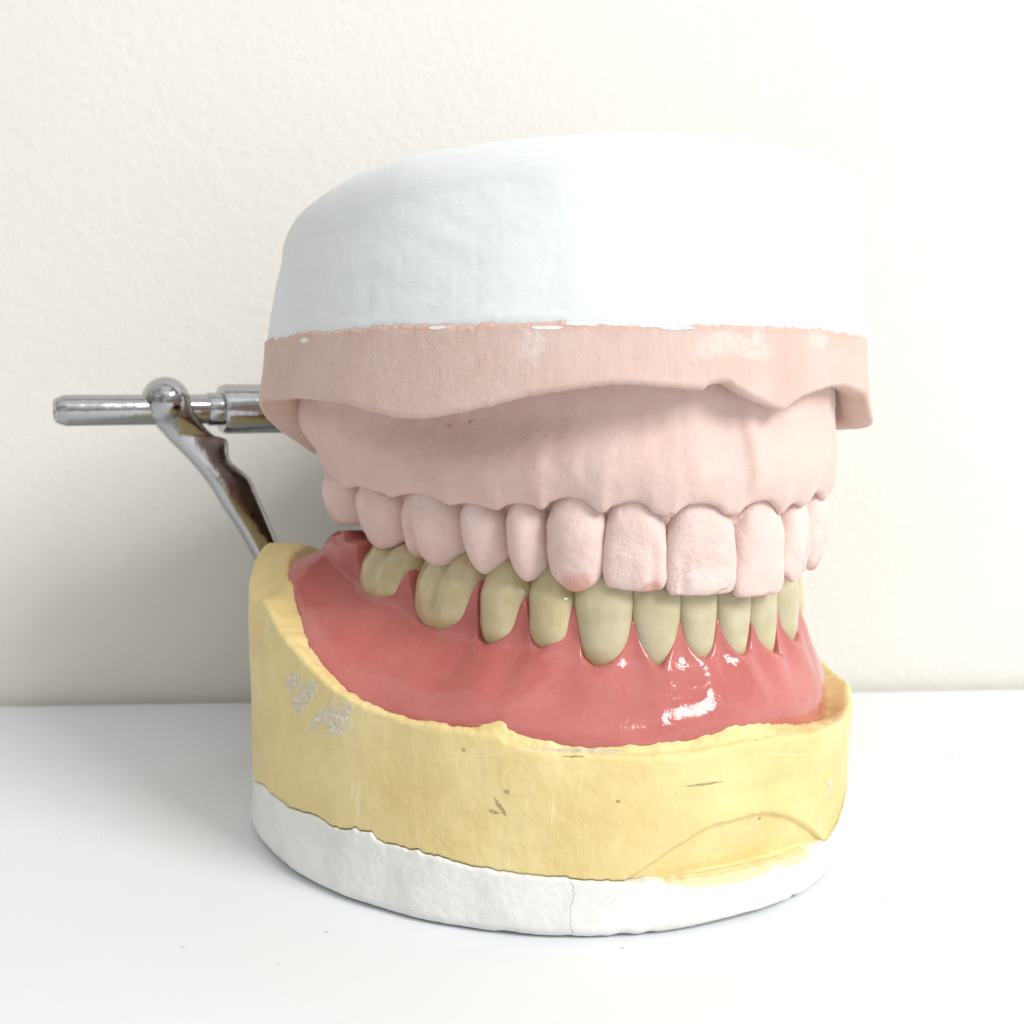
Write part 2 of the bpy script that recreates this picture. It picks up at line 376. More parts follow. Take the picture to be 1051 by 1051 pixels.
# ------------------------------------------------------------------ setting: table and wall
def box_verts(x0, x1, y0, y1, z0, z1):
    v = [(x, y, z) for z in (z0, z1) for y in (y0, y1) for x in (x0, x1)]
    return v, [(0,1,3,2),(4,5,7,6),(0,1,5,4),(2,3,7,6),(0,2,6,4),(1,3,7,5)]
def wall_y(x): return 222.6+x*.0625
XW = 900
tv = [(-XW,-500,0),(XW,-500,0),(XW,wall_y(XW)-2.6,0),(-XW,wall_y(-XW)-2.6,0)]
tb = [(x, y, -25) for x, y, z in tv]
tab = mesh_obj('table', tv+tb, [(0,1,2,3),(4,5,6,7),(0,1,5,4),(1,2,6,5),(2,3,7,6),(3,0,4,7)], table_mat(), smooth=False)
tab['kind'] = 'structure'
wv = [(-XW,wall_y(-XW),-60),(XW,wall_y(XW),-60),(XW,wall_y(XW),900),(-XW,wall_y(-XW),900)]
wb = [(x, y+30, z) for x, y, z in wv]
wl = mesh_obj('wall', wv+wb, [(0,1,2,3),(4,5,6,7),(0,1,5,4),(1,2,6,5),(2,3,7,6),(3,0,4,7)], wall_mat(), smooth=False)
wl['kind'] = 'structure'

# ------------------------------------------------------------------ lower cast
N = 1080
TH = [-180+360*i/N for i in range(N)]
low = empty('dental_cast', (C[0], C[1], 0))
low['label'] = 'lower yellow stone dental cast on a white plaster base, cradling the pink denture'
low['category'] = 'dental cast'
def wrap3(t, z, sc): a = math.radians(t); return (math.cos(a)*42*sc, math.sin(a)*42*sc, z*sc)
def n3(t, z, sc): return noise.noise(Vector(wrap3(t, z, sc))+Vector((5.3, 1.7, 9.1)))
def body(rows_fn, nrows, unroll=999, RR=None):
    rows = []; uvs = []
    for k in range(nrows):
        row = []
        for t in TH:
            r, z = rows_fn(t, k)
            x, y = polar(t, r); row.append((x, y, z)); uvs.append((math.radians(t)*42, z+(RR(t)-r if k >= unroll else 0)))
        rows.append(row)
    return rows, uvs
YB = {t: smooth_lerp(T_YB, t)+.25*n3(t, 0, .5)+.16*n3(t, 3, 1.6)+(.5*max(0, n3(t, 9, .9)-.25) if t > 50 else 0) for t in TH}
# white mount
def low_rows(t, k):
    zb = YB[t]; r = RL(t)+.12+.2*n3(t, 0, .12)
    chip = (1.3+1.6*math.exp(-((t-0)/14)**2))*max(0, n3(t, 20, .35)-.18)+.75*math.exp(-((t-3)/9)**2)+.25*n3(t, 26, .8)*.4
    rc = lerp([(-180,1.2),(60,1.2),(85,1.9),(180,2)], t)
    rb = r+lerp([(-60,-1.5),(-30,-.8),(0,.8),(20,.4),(60,.3),(85,.5),(180,.3)], t)
    prof = []
    prof.append((rb-rc-2, .15)); 
    for j in range(7):
        a = j/6*math.pi/2
        prof.append((rb-rc+rc*math.sin(a), .12+chip*.6+rc*(1-math.cos(a))))
    for j in range(1, 19):
        q = j/18; prof.append((rb+(r-rb)*q+.06*n3(t, q*7, .35)+.05*n3(t, q*7, 1.3), .12+chip*.6*(1-q)+rc+(zb-.1-rc-.12)*q))
    prof.append((r-.15, zb)); prof.append((r-.5, zb-.02)); prof.append((r-1.6, zb+.04)); prof.append((r-6, zb))
    return prof[k]
rows, uvs = body(low_rows, 30)
v, f = grid(rows, True, True, True); uvs += [(0, 0), (0, 0)]
plm = mesh_obj('plaster_base', v, f, M_PL, low, uvs)
# yellow stone
def fac_depth(t, z):
    if t < T_FAC[0][0] or t > T_FAC[-1][0]: return 0
    zf = smooth_lerp(T_FAC, t); d = zf-z
    return (.55*sstep(0, .35, d)+.16*max(0, d)) if d > 0 else 0
def yel_top(t):
    zo = smooth_lerp(T_OUT, t); zi = smooth_lerp(T_IN, t)
    rough = .22*n3(t, 1, .6)+.14*n3(t, 5, 1.7)+.35*max(0, n3(t, 8, .8)-.3)
    lump = .5*math.exp(-((t-43)/2.)**2)
    return zo+rough*.7, zi+rough+.0*lump
def yel_rows(t, k):
    r = RL(t); zb = YB[t]+.02; zo, zi = yel_top(t); ri = RIN(t)
    taper = lerp([(-180,.4),(-60,.2),(-45,.3),(-25,.9),(20,.2),(70,.1),(90,0),(180,0)], t)
    prof = [(r-6, zb), (r-1.2, zb+.0), (r-.4-fac_depth(t, zb), zb+.06)]
    for j in range(0, 44):
        q = j/43; z = zb+.2+(zo-.7-zb-.2)*q**1.15
        rr = r-taper*(1-q)+.22*n3(t, z, .10)+.07*n3(t, z, .5)+.035*n3(t, z, 1.6)-fac_depth(t, z)
        # shallow trimmed plane and dents at the right
        rr -= .35*math.exp(-((t+2)/9)**2-((z-14.5)/1.2)**2)
        prof.append((rr, z))
    # rounded outer edge, rim surface, inner edge, inner slope
    w = r-ri; e = min(.7, w*.45)
    for a in (.3, .6, .85, 1.):
        an = a*math.pi/2; prof.append((r-e+e*math.cos(an)+.04*n3(t, zo, 1.6), zo-.7+.7*math.sin(an)))
    for j in range(1, 7):
        q = j/6; rr = r-e+(ri-r+e)*q
        prof.append((rr, zo+(zi-zo)*q+.30*nz(*polar(t, rr), 0, .45)*math.sin(q*math.pi)+.12*nz(*polar(t, rr), 3, 1.3)))
    prof.append((ri-.35, zi-.25)); prof.append((ri-.9, zi-1.2)); prof.append((ri-2.5, zi-4)); prof.append((ri-6, min(zi-6, 15)+0)); prof.append((18, 13)); prof.append((6, 13))
    return prof[k]
rows, uvs = body(yel_rows, 3+44+4+6+6, 47, RL)
v, f = grid(rows, True, True, True); uvs += [(0, 0), (0, 0)]
yel = mesh_obj('stone_body', v, f, M_Y, low, uvs)

# ------------------------------------------------------------------ upper cast
upc = empty('dental_cast', (C[0], C[1], 36))
upc['label'] = 'upper pink stone dental cast with stone teeth under a tall white plaster block'
upc['category'] = 'dental cast'
UB = {t: smooth_lerp(T_UB, t)+.22*n3(t, 0, .5)+.24*n3(t, 4, 1.3)+.14*n3(t, 7, 3) for t in TH}
def up_rows(t, k):
    zb = UB[t]; r0 = RU(t)-.95
    zt = 85.8+2.2*math.cos(math.radians(t+5))
    rc = lerp([(-180,7),(-60,5),(-20,4),(20,4.2),(60,6),(90,9),(180,9)], t)
    ins = lerp([(-180,2.2),(-50,1.2),(0,1.0),(60,1.6),(100,2.2),(180,2.4)], t)
    prof = [(r0-3, zb-.6), (r0-.12, zb-.5), (r0, zb+.1)]
    for j in range(1, 41):
        q = j/40; z = zb+.1+(zt-rc-zb)*q
        prof.append((r0-ins*q**1.3+.35*n3(t, z, .07)+.10*n3(t, z*1.8, .25)+.03*n3(t, z, 1.), z))
    for j in range(1, 13):
        an = j/12*math.pi/2
        prof.append((r0-ins-rc+rc*math.cos(an)+.3*n3(t, 80, .07)*math.cos(an), zt-rc+rc*math.sin(an)))
    prof.append((r0-ins-rc-6, zt+.3)); prof.append((12, zt+.4))
    return prof[k]
rows, uvs = body(up_rows, 3+40+12+2)
v, f = grid(rows, True, True, True); uvs += [(0, 0), (0, 0)]
upm = mesh_obj('plaster_mount', v, f, M_PU, upc, uvs)
def rim_rows(t, k):
    r = RU(t)-.75; zt = UB[t]; zb = smooth_lerp(T_RB, t)+.10*n3(t, 2, 1.1)+.05*n3(t, 2, 3)
    th = lerp([(-180,5),(-60,4.6),(-35,3.2),(-10,2.6),(30,2.4),(70,2.6),(95,3.6),(120,5),(180,5)], t)
    prof = [(r-4, zt-.1), (r-.5, zt-.04), (r-.02, zt-.2)]
    lift = lerp([(-180,2.6),(-30,3.0),(-8,2.3),(60,2.2),(90,2.6),(180,2.6)], t)
    for j in range(0, 26):
        q = j/25; z = zt-.35+(zb+.6-zt+.35)*q
        prof.append((r+.12+lift*.35*q**1.6+.20*n3(t, z, .10)+.05*n3(t, z, .6)+.02*n3(t, z, 2), z))
    rr = r+.12+lift*.35
    for a in (.25, .5, .75, 1.):
        an = a*math.pi/2; prof.append((rr-.6+.6*math.cos(an), zb+.6-.6*math.sin(an)))
    prof.append((rr-th*.6, zb+.08)); prof.append((rr-th, zb+.35)); prof.append((rr-th-.6, zb+1.)); prof.append((rr-th-1.4, zb+2.6)); prof.append((28, 64.5)); prof.append((10, 64.5))
    return prof[k]
rows, uvs = body(rim_rows, 3+26+4+6)
v, f = grid(rows, True, True, True); uvs += [(0, 0), (0, 0)]
rim = mesh_obj('stone_rim', v, f, M_RIM, upc, uvs)
# gum ridge of the upper cast (in arch coordinates)
T_GL = table_from([(328,490),(341,489),(354,502),(366,500),(376,503),(392,507),(401,511),(412,508),(425,507),(445,512),(462,519),(475,517),(490,519),(509,524),(520,519),(533,517),(546,519),(556,524),(565,516),(583,511),(600,514),(608,521),(620,527),(630,520),(652,515),(663,519),(672,527),(690,531),(700,523),(710,518),(723,517),(736,520),(746,528),(757,529),(766,521),(776,516),(788,514),(797,520),(803,528),(810,521),(817,517),(826,520),(833,512)], lambda x, y: UP.hit(x, y, .6))
sR = T_GL[-1][0]; sL = T_GL[0][0]
print('GL', [(round(a, 1), round(b, 1)) for a, b in T_GL])
mir = [(-s, z) for s, z in T_GL[::-1] if -s < sL-1]
T_GL = mir+T_GL
T_GL = [(-80, T_GL[0][1]+2)]+T_GL+[(80, T_GL[-1][1]+2)]
def horseshoe(arch, s0, s1, ds, prof_fn, closeends=True):
    n = int((s1-s0)/ds); SS = [s0+(s1-s0)*i/n for i in range(n+1)]
    rows = []; uvs = []
    for s in SS:
        e = min(s-s0, s1-s)
        row = []
        pr = prof_fn(s)
        oc = sum(p[0] for p in pr)/len(pr); zc = sum(p[1] for p in pr)/len(pr)
        k = math.sqrt(max(0.0, 1-(1-min(1, e/4.))**2)) if closeends else 1
        k = max(k, .02)
        for o, z in pr:
            x, y = arch.at(s, oc+(o-oc)*k); row.append((x, y, zc+(z-zc)*(k if k > .5 else k))); uvs.append((s, z))
        rows.append(row)
    v, f = grid(rows, True, True, True); uvs += [(s0, 0), (s1, 0)]
    return v, f, uvs
def gum_prof(s):
    zg = smooth_lerp(T_GL, s)
    pos = sstep(20, 45, abs(s))
    zt = 64.
    lipw = .95
    bul = .5*nz(s, 0, 0, .16)+.25*nz(s, 5, 0, .4)
    pr = [(-1.0, zg+.9), (-.2, zg+.25)]
    for a in (0, .3, .6, 1.):
        an = a*math.pi/2; pr.append((lipw-.75+.75*math.sin(an)+.0, zg+.75*(1-math.cos(an))))
    for j in range(1, 25):
        q = j/24; z = zg+.75+(zt-zg-.75)*q
        zz = (z-44)/16
        o = lipw+.75*math.sin(min(1, max(0, (z-zg)/7.))*math.pi/2)+bul*sstep(zg, zg+5, z)
        o -= lerp([(-80,.3),(-20,.6),(0,2.0),(8,2.4),(25,2.2),(40,1.6),(60,.6),(80,.3)], s)*sstep(50, 57.5, z)
        # frenum: a vertical cord with a hollow on its left side
        f = (s-(-.6)); o += .38*math.exp(-(f/1.2)**2)*sstep(46, 52, z)-.45*math.exp(-((s-2.6)/2.0)**2)*sstep(44, 53, z)
        o -= .18*math.exp(-((s-.6)/.7)**2)*sstep(43, 47, z)
        o += .10*nz(s, z, 0, .6)
        o += 1.6*sstep(38, 56, s)*sstep(zg+1, zg+7, z)+2.2*sstep(44, 60, s)*sstep(50.5, 57, z)
        pr.append((o, z))
    pr += [(-14, zt), (-14, 52), (-11, zg+4), (-8, zg+1.5), (-4, zg+1.2)]
    return pr
v, f, uvs = horseshoe(UP, -62, 65, .22, gum_prof)
gum = mesh_obj('gum_ridge', v, f, M_GUM, upc, uvs)
# palate vault that joins both sides
def palate():
    rows = []
    for k in range(10):
        q = k/9; row = []
        for i in range(81):
            s = -62+123*i/80; x, y = UP.at(s, -11+0); mid = UP.w(0, 34); q2 = q
            row.append((x+(mid[0]-x)*q2, y+(mid[1]-y)*q2, 46+10*math.sin(q*math.pi/2)))
        rows.append(row)
    return grid(rows, False)
v, f = palate(); pal = mesh_obj('palate', v, f, M_GUM, upc, [(0, 0)]*len(v))

# ------------------------------------------------------------------ teeth
def tooth_mesh(arch, sc, hw, zr, zt, wtab, ytab, ttab, p=2.4, tipfn=None, groove=None, off=0, rnd=.12, seed=0, lean=0, amp=.10, end_t=.35, end_w=.72):
    """loft from root (v=0) to biting edge (v=1); x along the arch (+ = picture's left), y outwards"""
    NV, NU = 40, 56; rows = []; uvs = []
    t = arch.tan(sc); n = arch.normal(sc); bx, by = arch.at(sc, off)
    for k in range(NV+1):
        v_ = k/NV; row = []
        w = hw*lerp2(wtab, v_); yf = lerp2(ytab, v_); th = lerp2(ttab, v_)
        if v_ > 1-rnd:
            q = (v_-(1-rnd))/rnd; c = math.sqrt(max(0, 1-q*q)); w *= end_w+(1-end_w)*c
            dth = th*(1-(end_t+(1-end_t)*c)); yf -= dth*.45; th -= dth
        for j in range(NU):
            a = 2*math.pi*j/NU; ca, sa = math.cos(a), math.sin(a)
            x = w*math.copysign(abs(ca)**(2/p), ca); y = yf-th/2+th/2*math.copysign(abs(sa)**(2/p), sa)
            xr = x/hw
            if groove and y > yf-th/2:
                for (xg, wg, dg, vs) in groove: y -= dg*math.exp(-((xr-xg)/wg)**2)*sstep(vs, 1, v_)
            ze = zt+(tipfn(xr) if tipfn else 0)*(1 if zt < zr else -1)
            vz = v_ if v_ < 1-rnd else (1-rnd)+rnd*math.sin((v_-(1-rnd))/rnd*math.pi/2)
            z = zr+(ze-zr)*vz
            y += amp*nz(x+seed*7, y, z, .45); xx = x+amp*nz(y+seed*9, x, z, .5)+lean*(v_-.3)
            row.append((bx+t[0]*xx+n[0]*y, by+t[1]*xx+n[1]*y, z+amp*.6*nz(x, seed*5, 0, .8)))
            uvs.append((xx, v_*10))
        rows.append(row)
    v, f = grid(rows, True, True, True); uvs += [(0, 0), (0, 10)]
    return v, f, uvs
def lerp2(tab, x): return smooth_lerp(tab, x)
SP = dict(
 inc=dict(w=[(0,.60),(.22,.76),(.55,.97),(.85,1.02),(1,.96)], y=[(0,-1.4),(.22,-.2),(.5,.6),(.8,.2),(1,-.3)], t=[(0,6),(.4,5.2),(.8,2.9),(1,1.9)], p=2.6),
 can=dict(w=[(0,.60),(.22,.80),(.55,1.02),(.82,.97),(1,.74)], y=[(0,-1.6),(.22,-.1),(.5,1.0),(.8,.4),(1,-.5)], t=[(0,7),(.4,6.5),(.8,4.2),(1,2.6)], p=2.3),
 pre=dict(w=[(0,.68),(.22,.82),(.55,.99),(.82,.95),(1,.70)], y=[(0,-1.6),(.22,-.2),(.5,.8),(.8,.2),(1,-1.2)], t=[(0,8),(.4,8.6),(.8,7.6),(1,6)], p=2.0),
 mol=dict(w=[(0,.76),(.22,.88),(.55,.995),(.82,.96),(1,.78)], y=[(0,-1.5),(.22,-.1),(.5,.85),(.8,.2),(1,-1.2)], t=[(0,10),(.4,10.6),(.8,9.6),(1,8)], p=2.35))
def cusp(*cs):       # (x, w, h) peaks; returns how far the edge extends beyond the base (negative z for uppers handled outside)
    return lambda x: -sum(h*math.exp(-((x-c)/w)**2) for c, w, h in cs)
# upper teeth: boundaries and biting edges read from the picture
UB_PX = [326,356,400,462,510,557,620,688,762]
def sU(px, o=.3): return UP.hit(px, 560, o)[0]
def zU(px, py, o=.3): return UP.hit(px, py, o)[1]
bs = [sU(p) for p in UB_PX]
print('upper bounds', [round(b, 1) for b in bs])
spec = [  # kind, tip px, edge kind
 ('mol',(342,541), None,None),('mol',(380,566),None,None),('mol',(440,585),None,None),('pre',(490,592),None,None),('pre',(532,600),None,None),('can',(588,610),None,None),('inc',(650,609),None,None),('inc',(725,613),None,None)]
extra = {0:dict(tip=cusp((0,.6,.4)),g=[(0,.14,.4,.4)],m=stone_tooth()),
 1:dict(tip=cusp((-.15,.5,1.5),(.75,.25,.5)),g=[(.45,.15,.9,.2)],m=stone_tooth()),
 2:dict(tip=cusp((-.22,.45,1.5),(.72,.22,1.1)),g=[(.40,.15,1.7,.05),(-.95,.15,.3,.3)],m=stone_tooth()),
 3:dict(tip=cusp((-.1,.5,1.6),),g=[(.75,.2,.3,.4)],m=stone_tooth()),
 4:dict(tip=cusp((-.05,.55,1.5),),g=None,m=stone_tooth()),
 5:dict(tip=cusp((-.05,.55,1.3),),g=None,m=stone_tooth(tip=(-.4,.93,1.6,.10))),
 6:dict(tip=cusp((-.2,.8,.5),),g=[(-.55,.14,.35,.3)],m=stone_tooth(tip=(-1.8,.95,1.3,.06), rough=.6, rx=-.8, ry=8.3)),
 7:dict(tip=cusp((.0,1.2,.3),),g=[(.62,.12,.35,.5)],m=stone_tooth(rough=1., rx=.2, ry=8.7)),
 8:dict(tip=cusp((-.1,1.2,.2),),g=None,m=stone_tooth(tip=(.6,.99,2.8,.04))),}
ztip = {}
def make_up(i, sc, w, zt, mi=1, mkey=None):
    k = SP[spec[i][0]]; e = extra[mkey if mkey is not None else i]
    tf = e['tip']; tfm = (lambda x: tf(mi*x)); g = [(mi*a, b, c, d) for a, b, c, d in e['g']] if e['g'] else None
    zg = smooth_lerp(T_GL, sc)
    v, f, uvs = tooth_mesh(UP, sc, w/2*(.975 if i > 3 else 1.0), zg+3.2, zt, k['w'], k['y'], k['t'], k['p'], tfm, g, off=.0, seed=i+mi*3, rnd=.16, amp=.16, end_t=.30 if i > 4 else .55)
    return mesh_obj('tooth', v, f, e['m'], upc, uvs)
for i in range(8):
    sc = (bs[i]+bs[i+1])/2; w = abs(bs[i]-bs[i+1]); px, py = spec[i][1]
    z = zU(px, py); mag = -min(extra[i]['tip'](x/10) for x in range(-10, 11)); z += mag
    ztip[i] = (z, w)
    make_up(i, sc, w, z)
# the left side of the patient: widths mirrored, fitted to the picture where visible
smid = bs[8]; s = smid
LW = [7.9, 6.6, 7.4, 6.9, 6.8, 10.4, 9.4, 8.2]
zl = [zU(790, 613)+.2, None, None]
for j in range(8):
    i = 7-j; w = LW[j]; sc = s-w/2; s -= w
    z = zl[0] if j == 0 else ztip[i][0]+(.6 if j == 1 else .5)
    make_up(i, sc, w, z, -1, 8 if j == 0 else (1 if j == 1 else None))
# stone that fills the embrasures between the teeth
def core_prof(s):
    zg = smooth_lerp(T_GL, s); zb = lerp([(-70,44),(-45,42.4),(-20,41.5),(0,41.5),(20,42),(45,43),(70,45)], s)+.5*nz(s, 0, 0, .9)
    o = -1.5+.45*nz(s, 2, 0, 1.1)
    rg = sstep(16, 6, abs(s-6)); o += .5*rg-.5*(1-rg); pr = [(o+.2, zg+2)]
    for j in range(15):
        q = j/14; z = zg+1+(zb-zg-1)*q; pr.append((o-.6*q+(.3+.6*rg)*nz(s, z, 1, 1.1)+(.2+.4*rg)*nz(s, z, 6, 2.6), z))
    return pr+[(o-3, zb-.5), (o-5, zb+1), (o-6, zg+2)]
v, f, uvs = horseshoe(UP, -60, 59, .2, core_prof)
core = mesh_obj('tooth_ridge', v, f, M_GUM, upc, uvs)

# ------------------------------------------------------------------ lower denture
den = empty('denture', (C[0], C[1], 20))
den['label'] = 'glossy pink acrylic denture with ivory teeth seated in the yellow cast'
den['category'] = 'denture'
gl_px = [(360,560),(363,577),(373,601),(384,611),(395,609),(404,603),(413,590),(417,606),(429,632),(441,643),(453,647),(465,640),(476,622),(484,602),(487,632),(493,657),(500,663),(510,660),(522,648),(536,618),(540,635),(546,659),(555,667),(566,660),(578,645),(590,622),(595,660),(600,677),(611,686),(622,684),(633,675),(643,656),(651,638),(657,655),(665,672),(677,686),(686,674),(694,655),(701,634),(706,655),(713,670),(723,677),(731,670),(737,655),(742,637),(747,655),(755,669),(762,674),(770,669),(775,655),(778,640),(782,657),(790,669),(798,672),(804,660),(807,642),(812,650),(820,664)]
T_DG = table_from(gl_px, lambda x, y: LO.hit(x, y, .3))
print('DG', [(round(a, 1), round(b, 1)) for a, b in T_DG])
sLd = T_DG[0][0]
T_DG = [(-s, z) for s, z in T_DG[::-1] if -s < sLd-.8]+T_DG
T_DG = T_DG+[(T_DG[-1][0]+2.5, 39.4), (T_DG[-1][0]+6, 40.5), (T_DG[-1][0]+11, 40.8), (90, 40.8)]
LB_PX = [360,414,484,536,590,651,702,742]
lb = [LO.hit(p, 640 if p > 580 else 600, .3)[0] for p in LB_PX]
rb_ = [lb[-1]]+[LO.hit(p, 640, .3)[0] for p in (777,806)]
print('lower bounds', [round(b, 1) for b in lb], [round(b, 1) for b in rb_])
rbounds = [lb[-1]]
for w in (5.4, 6.0, 7.0, 7.1, 7.3, 11, 10.5): rbounds.append(rbounds[-1]-w)
if rb_[1] < lb[-1]-3: rbounds[1] = rb_[1]
_right = [(s, z) for s, z in T_DG if s >= rbounds[2]]
_m = []
for j in range(2, 7):
    a0, a1 = lb[6-j], lb[7-j]; b0_, b1_ = rbounds[j], rbounds[j+1]
    for s, z in T_DG:
        if a1 <= s <= a0: _m.append((b0_+(s-a1)/(a0-a1)*(b1_-b0_), z))
_m.sort(); _m = [q for q in _m if q[0] < _right[0][0]-.3]
T_DG = [(-90, 40.8), (_m[0][0]-11, 40.6), (_m[0][0]-6, 40.2), (_m[0][0]-2.5, 39.0)]+_m+_right
tcent = [(lb[i]+lb[i+1])/2 for i in range(7)]
allb = sorted(lb+rbounds[1:])
def sulcus_raw(s):
    o = 0.
    for i in range(4000):
        x, y = LO.at(s, o); t, r = to_polar(x, y)
        if r >= RIN(t)-.05: break
        o += .02
    return (o, sum(smooth_lerp(T_IN, t+d) for d in (-4, -2, 0, 2, 4))/5)
_raw = [sulcus_raw(-64+k) for k in range(129)]
_sm = [tuple(sum(_raw[min(128, max(0, k+d))][c] for d in (-2, -1, 0, 1, 2))/5 for c in (0, 1)) for k in range(129)]
SULO = [(k-64, v[0]) for k, v in enumerate(_sm)]; SULZ = [(k-64, v[1]) for k, v in enumerate(_sm)]
def lookup(T, s):
    i = min(127, max(0, int(math.floor(s+64)))); return smooth_lerp(T[max(0, i-2):i+4], s)
def sulcus(s): return lookup(SULO, s)+.15, lookup(SULZ, s)
def yel_top_smooth(t): return smooth_lerp(T_IN, t)
ZC = {}
def ZAV(s):
    k = round(s*2)/2
    def f(k):
        if k not in ZC:
            v_ = [(smooth_lerp(T_DG, max(rbounds[-1]+1, min(lb[0]-1, k+d*.5))), math.exp(-(d/11)**2)) for d in range(-24, 25)]; ZC[k] = sum(v*w for v, w in v_)/sum(w for v, w in v_)-1.6
        return ZC[k]
    a = math.floor(s*2)/2; t = (s-a)*2
    return f(a)*(1-t)+f(a+.5)*t
def HOL(s): return lerp([(-60,.3),(0,.10),(15,.2),(25,.6),(45,.75),(60,.4)], s)
def den_prof(s):
    zg = smooth_lerp(T_DG, s); os_, zs = sulcus(s)
    ab = abs(s)
    heel = sstep((lb[0] if s > 0 else -rbounds[-1])-2.5, (lb[0] if s > 0 else -rbounds[-1])+3.5, ab)
    os_ = max(os_, 1.2)
    # position within the tooth (0 centre, 1 boundary)
    tt = 1.
    for i in range(len(allb)-1):
        if allb[i] <= s <= allb[i+1]:
            c = (allb[i]+allb[i+1])/2; tt = abs(s-c)/((allb[i+1]-allb[i])/2)
    eg = .55-.75*tt*tt*(1-heel)
    zav = ZAV(min(lb[0]-4, max(rbounds[-1]+4, s)))+.25*max(0, s-lb[0]+4)+.25*max(0, rbounds[-1]+4-s); _d = zav-zs-1.8; zav = zs+1.8+(_d+math.sqrt(_d*_d+1.5))/2; e0 = .55
    span = os_-e0
    def base(z, trim=0):
        d = (zav-z)/max(1.2, zav-zs); q = min(1, (d+math.sqrt(d*d+.012))/2); wd = sstep(3, 8, span); pw = (.35+.37*wd)*q+(.65-.37*wd)*sstep(0, 1, q)
        lean = -.10*(z-zav+math.sqrt((z-zav)**2+2))/2
        return e0+.12+lean+span*pw+(.9-.3*wd)*math.sin(q*math.pi)+(.2*nz(s, z, 0, .13)+.07*nz(s, z, 4, .35))*math.sin(q*math.pi)
    pr = [(-3.2, zg+.4), (-1.2, zg+.45)]
    def loc(z):
        d = (zav-z)
        cc = .5+.5*math.cos(math.pi*tt); return (-.7*(1-cc)*sstep(-1, 4, z-zav+1)+cc*.20*math.exp(-((d-1.)/1.8)**2)-((1-cc)**1.5)*HOL(s)*math.exp(-((d-2.8)/2.8)**2))*(1-heel)
    def dome(z):
        q = min(1, max(0, (z-37.)/3.8)); return -2.6*heel*(1-math.sqrt(1-q*q*.98))
    b0 = base(zg)+loc(zg)+dome(zg)
    pr += [(b0-.55, zg+.22), (b0-.22, zg+.06), (b0-.06, zg-.12)]
    n = 30
    for j in range(1, n+1):
        z = zg-.25+(zs-.3-(zg-.25))*j/n
        pr.append((base(z)+loc(z)+dome(z), z))
    pr += [(os_-.6, zs-1.6), (os_-2.5, zs-3.2), (-3, 17), (-9, 17), (-11, 22), (-10.5, zg-6), (-8.5, zg-1), (-6.5, zg+.2)]
    return pr
v, f, uvs = horseshoe(LO, -62, 63, .13, den_prof)
acr = mesh_obj('gum_base', v, f, M_AC, den, uvs)
LSP = dict(
 inc=dict(w=[(0,.42),(.2,.66),(.45,.90),(.75,1.),(1,1.)], y=[(0,-1.2),(.2,-.1),(.4,.25),(.7,.15),(1,-.5)], t=[(0,5),(.4,4.4),(.8,2.6),(1,1.6)], p=2.3),
 can=dict(w=[(0,.48),(.2,.74),(.45,.96),(.75,1.02),(1,.95)], y=[(0,-1.2),(.2,.1),(.4,.65),(.7,.5),(1,-.6)], t=[(0,6),(.4,6),(.8,3.8),(1,2)], p=2.2),
 pre=dict(w=[(0,.5),(.2,.76),(.45,.97),(.75,1.02),(1,.95)], y=[(0,-1.2),(.2,.1),(.4,.7),(.68,.25),(.85,-.9),(1,-2.4)], t=[(0,7),(.4,7.6),(.8,6.6),(1,5)], p=2.2),
 mol=dict(w=[(0,.6),(.2,.82),(.45,.98),(.75,1.02),(1,.95)], y=[(0,-1.),(.2,.2),(.4,.8),(.68,.3),(.85,-.9),(1,-2.8)], t=[(0,9),(.4,10),(.8,9),(1,7)], p=2.5))
lk = ['mol','mol','pre','pre','can','inc','inc']
def make_low(i, sc, w, mi=1):
    k = LSP[lk[i]]
    zg = min(smooth_lerp(T_DG, sc+x*w*.1) for x in range(-3, 4))
    zt = [39.8, 39.6, 39.3, 39.3, 39.0, 38.4, 38.2][i]
    g = {0:[(0*mi,.14,.8,.25),(.6*mi,.12,.35,.5)],1:[(.02*mi,.10,1.1,.2),(.62*mi,.10,.6,.5)]}.get(i)
    tf = {0:cusp((.5,.3,.7),(-.5,.3,.7)),1:cusp((.45,.3,.8),(-.45,.3,.8)),2:cusp((0,.6,1)),3:cusp((0,.6,1)),4:cusp((0,.6,1))}.get(i)
    v, f, uvs = tooth_mesh(LO, sc, w/2*1.0, zg-3.2, zt, k['w'], k['y'], k['t'], k['p'], tf, g, seed=i+11+mi, rnd=.14, amp=.07, end_t=.4, off=lerp([(0,.15),(3,.15),(6,.1)], i))
    return mesh_obj('tooth', v, f, M_AF if i > 3 else M_AT, den, uvs)
for i in range(7): make_low(i, (lb[i]+lb[i+1])/2, abs(lb[i]-lb[i+1]))
for j in range(7): make_low(6-j, (rbounds[j]+rbounds[j+1])/2, abs(rbounds[j]-rbounds[j+1]), -1)

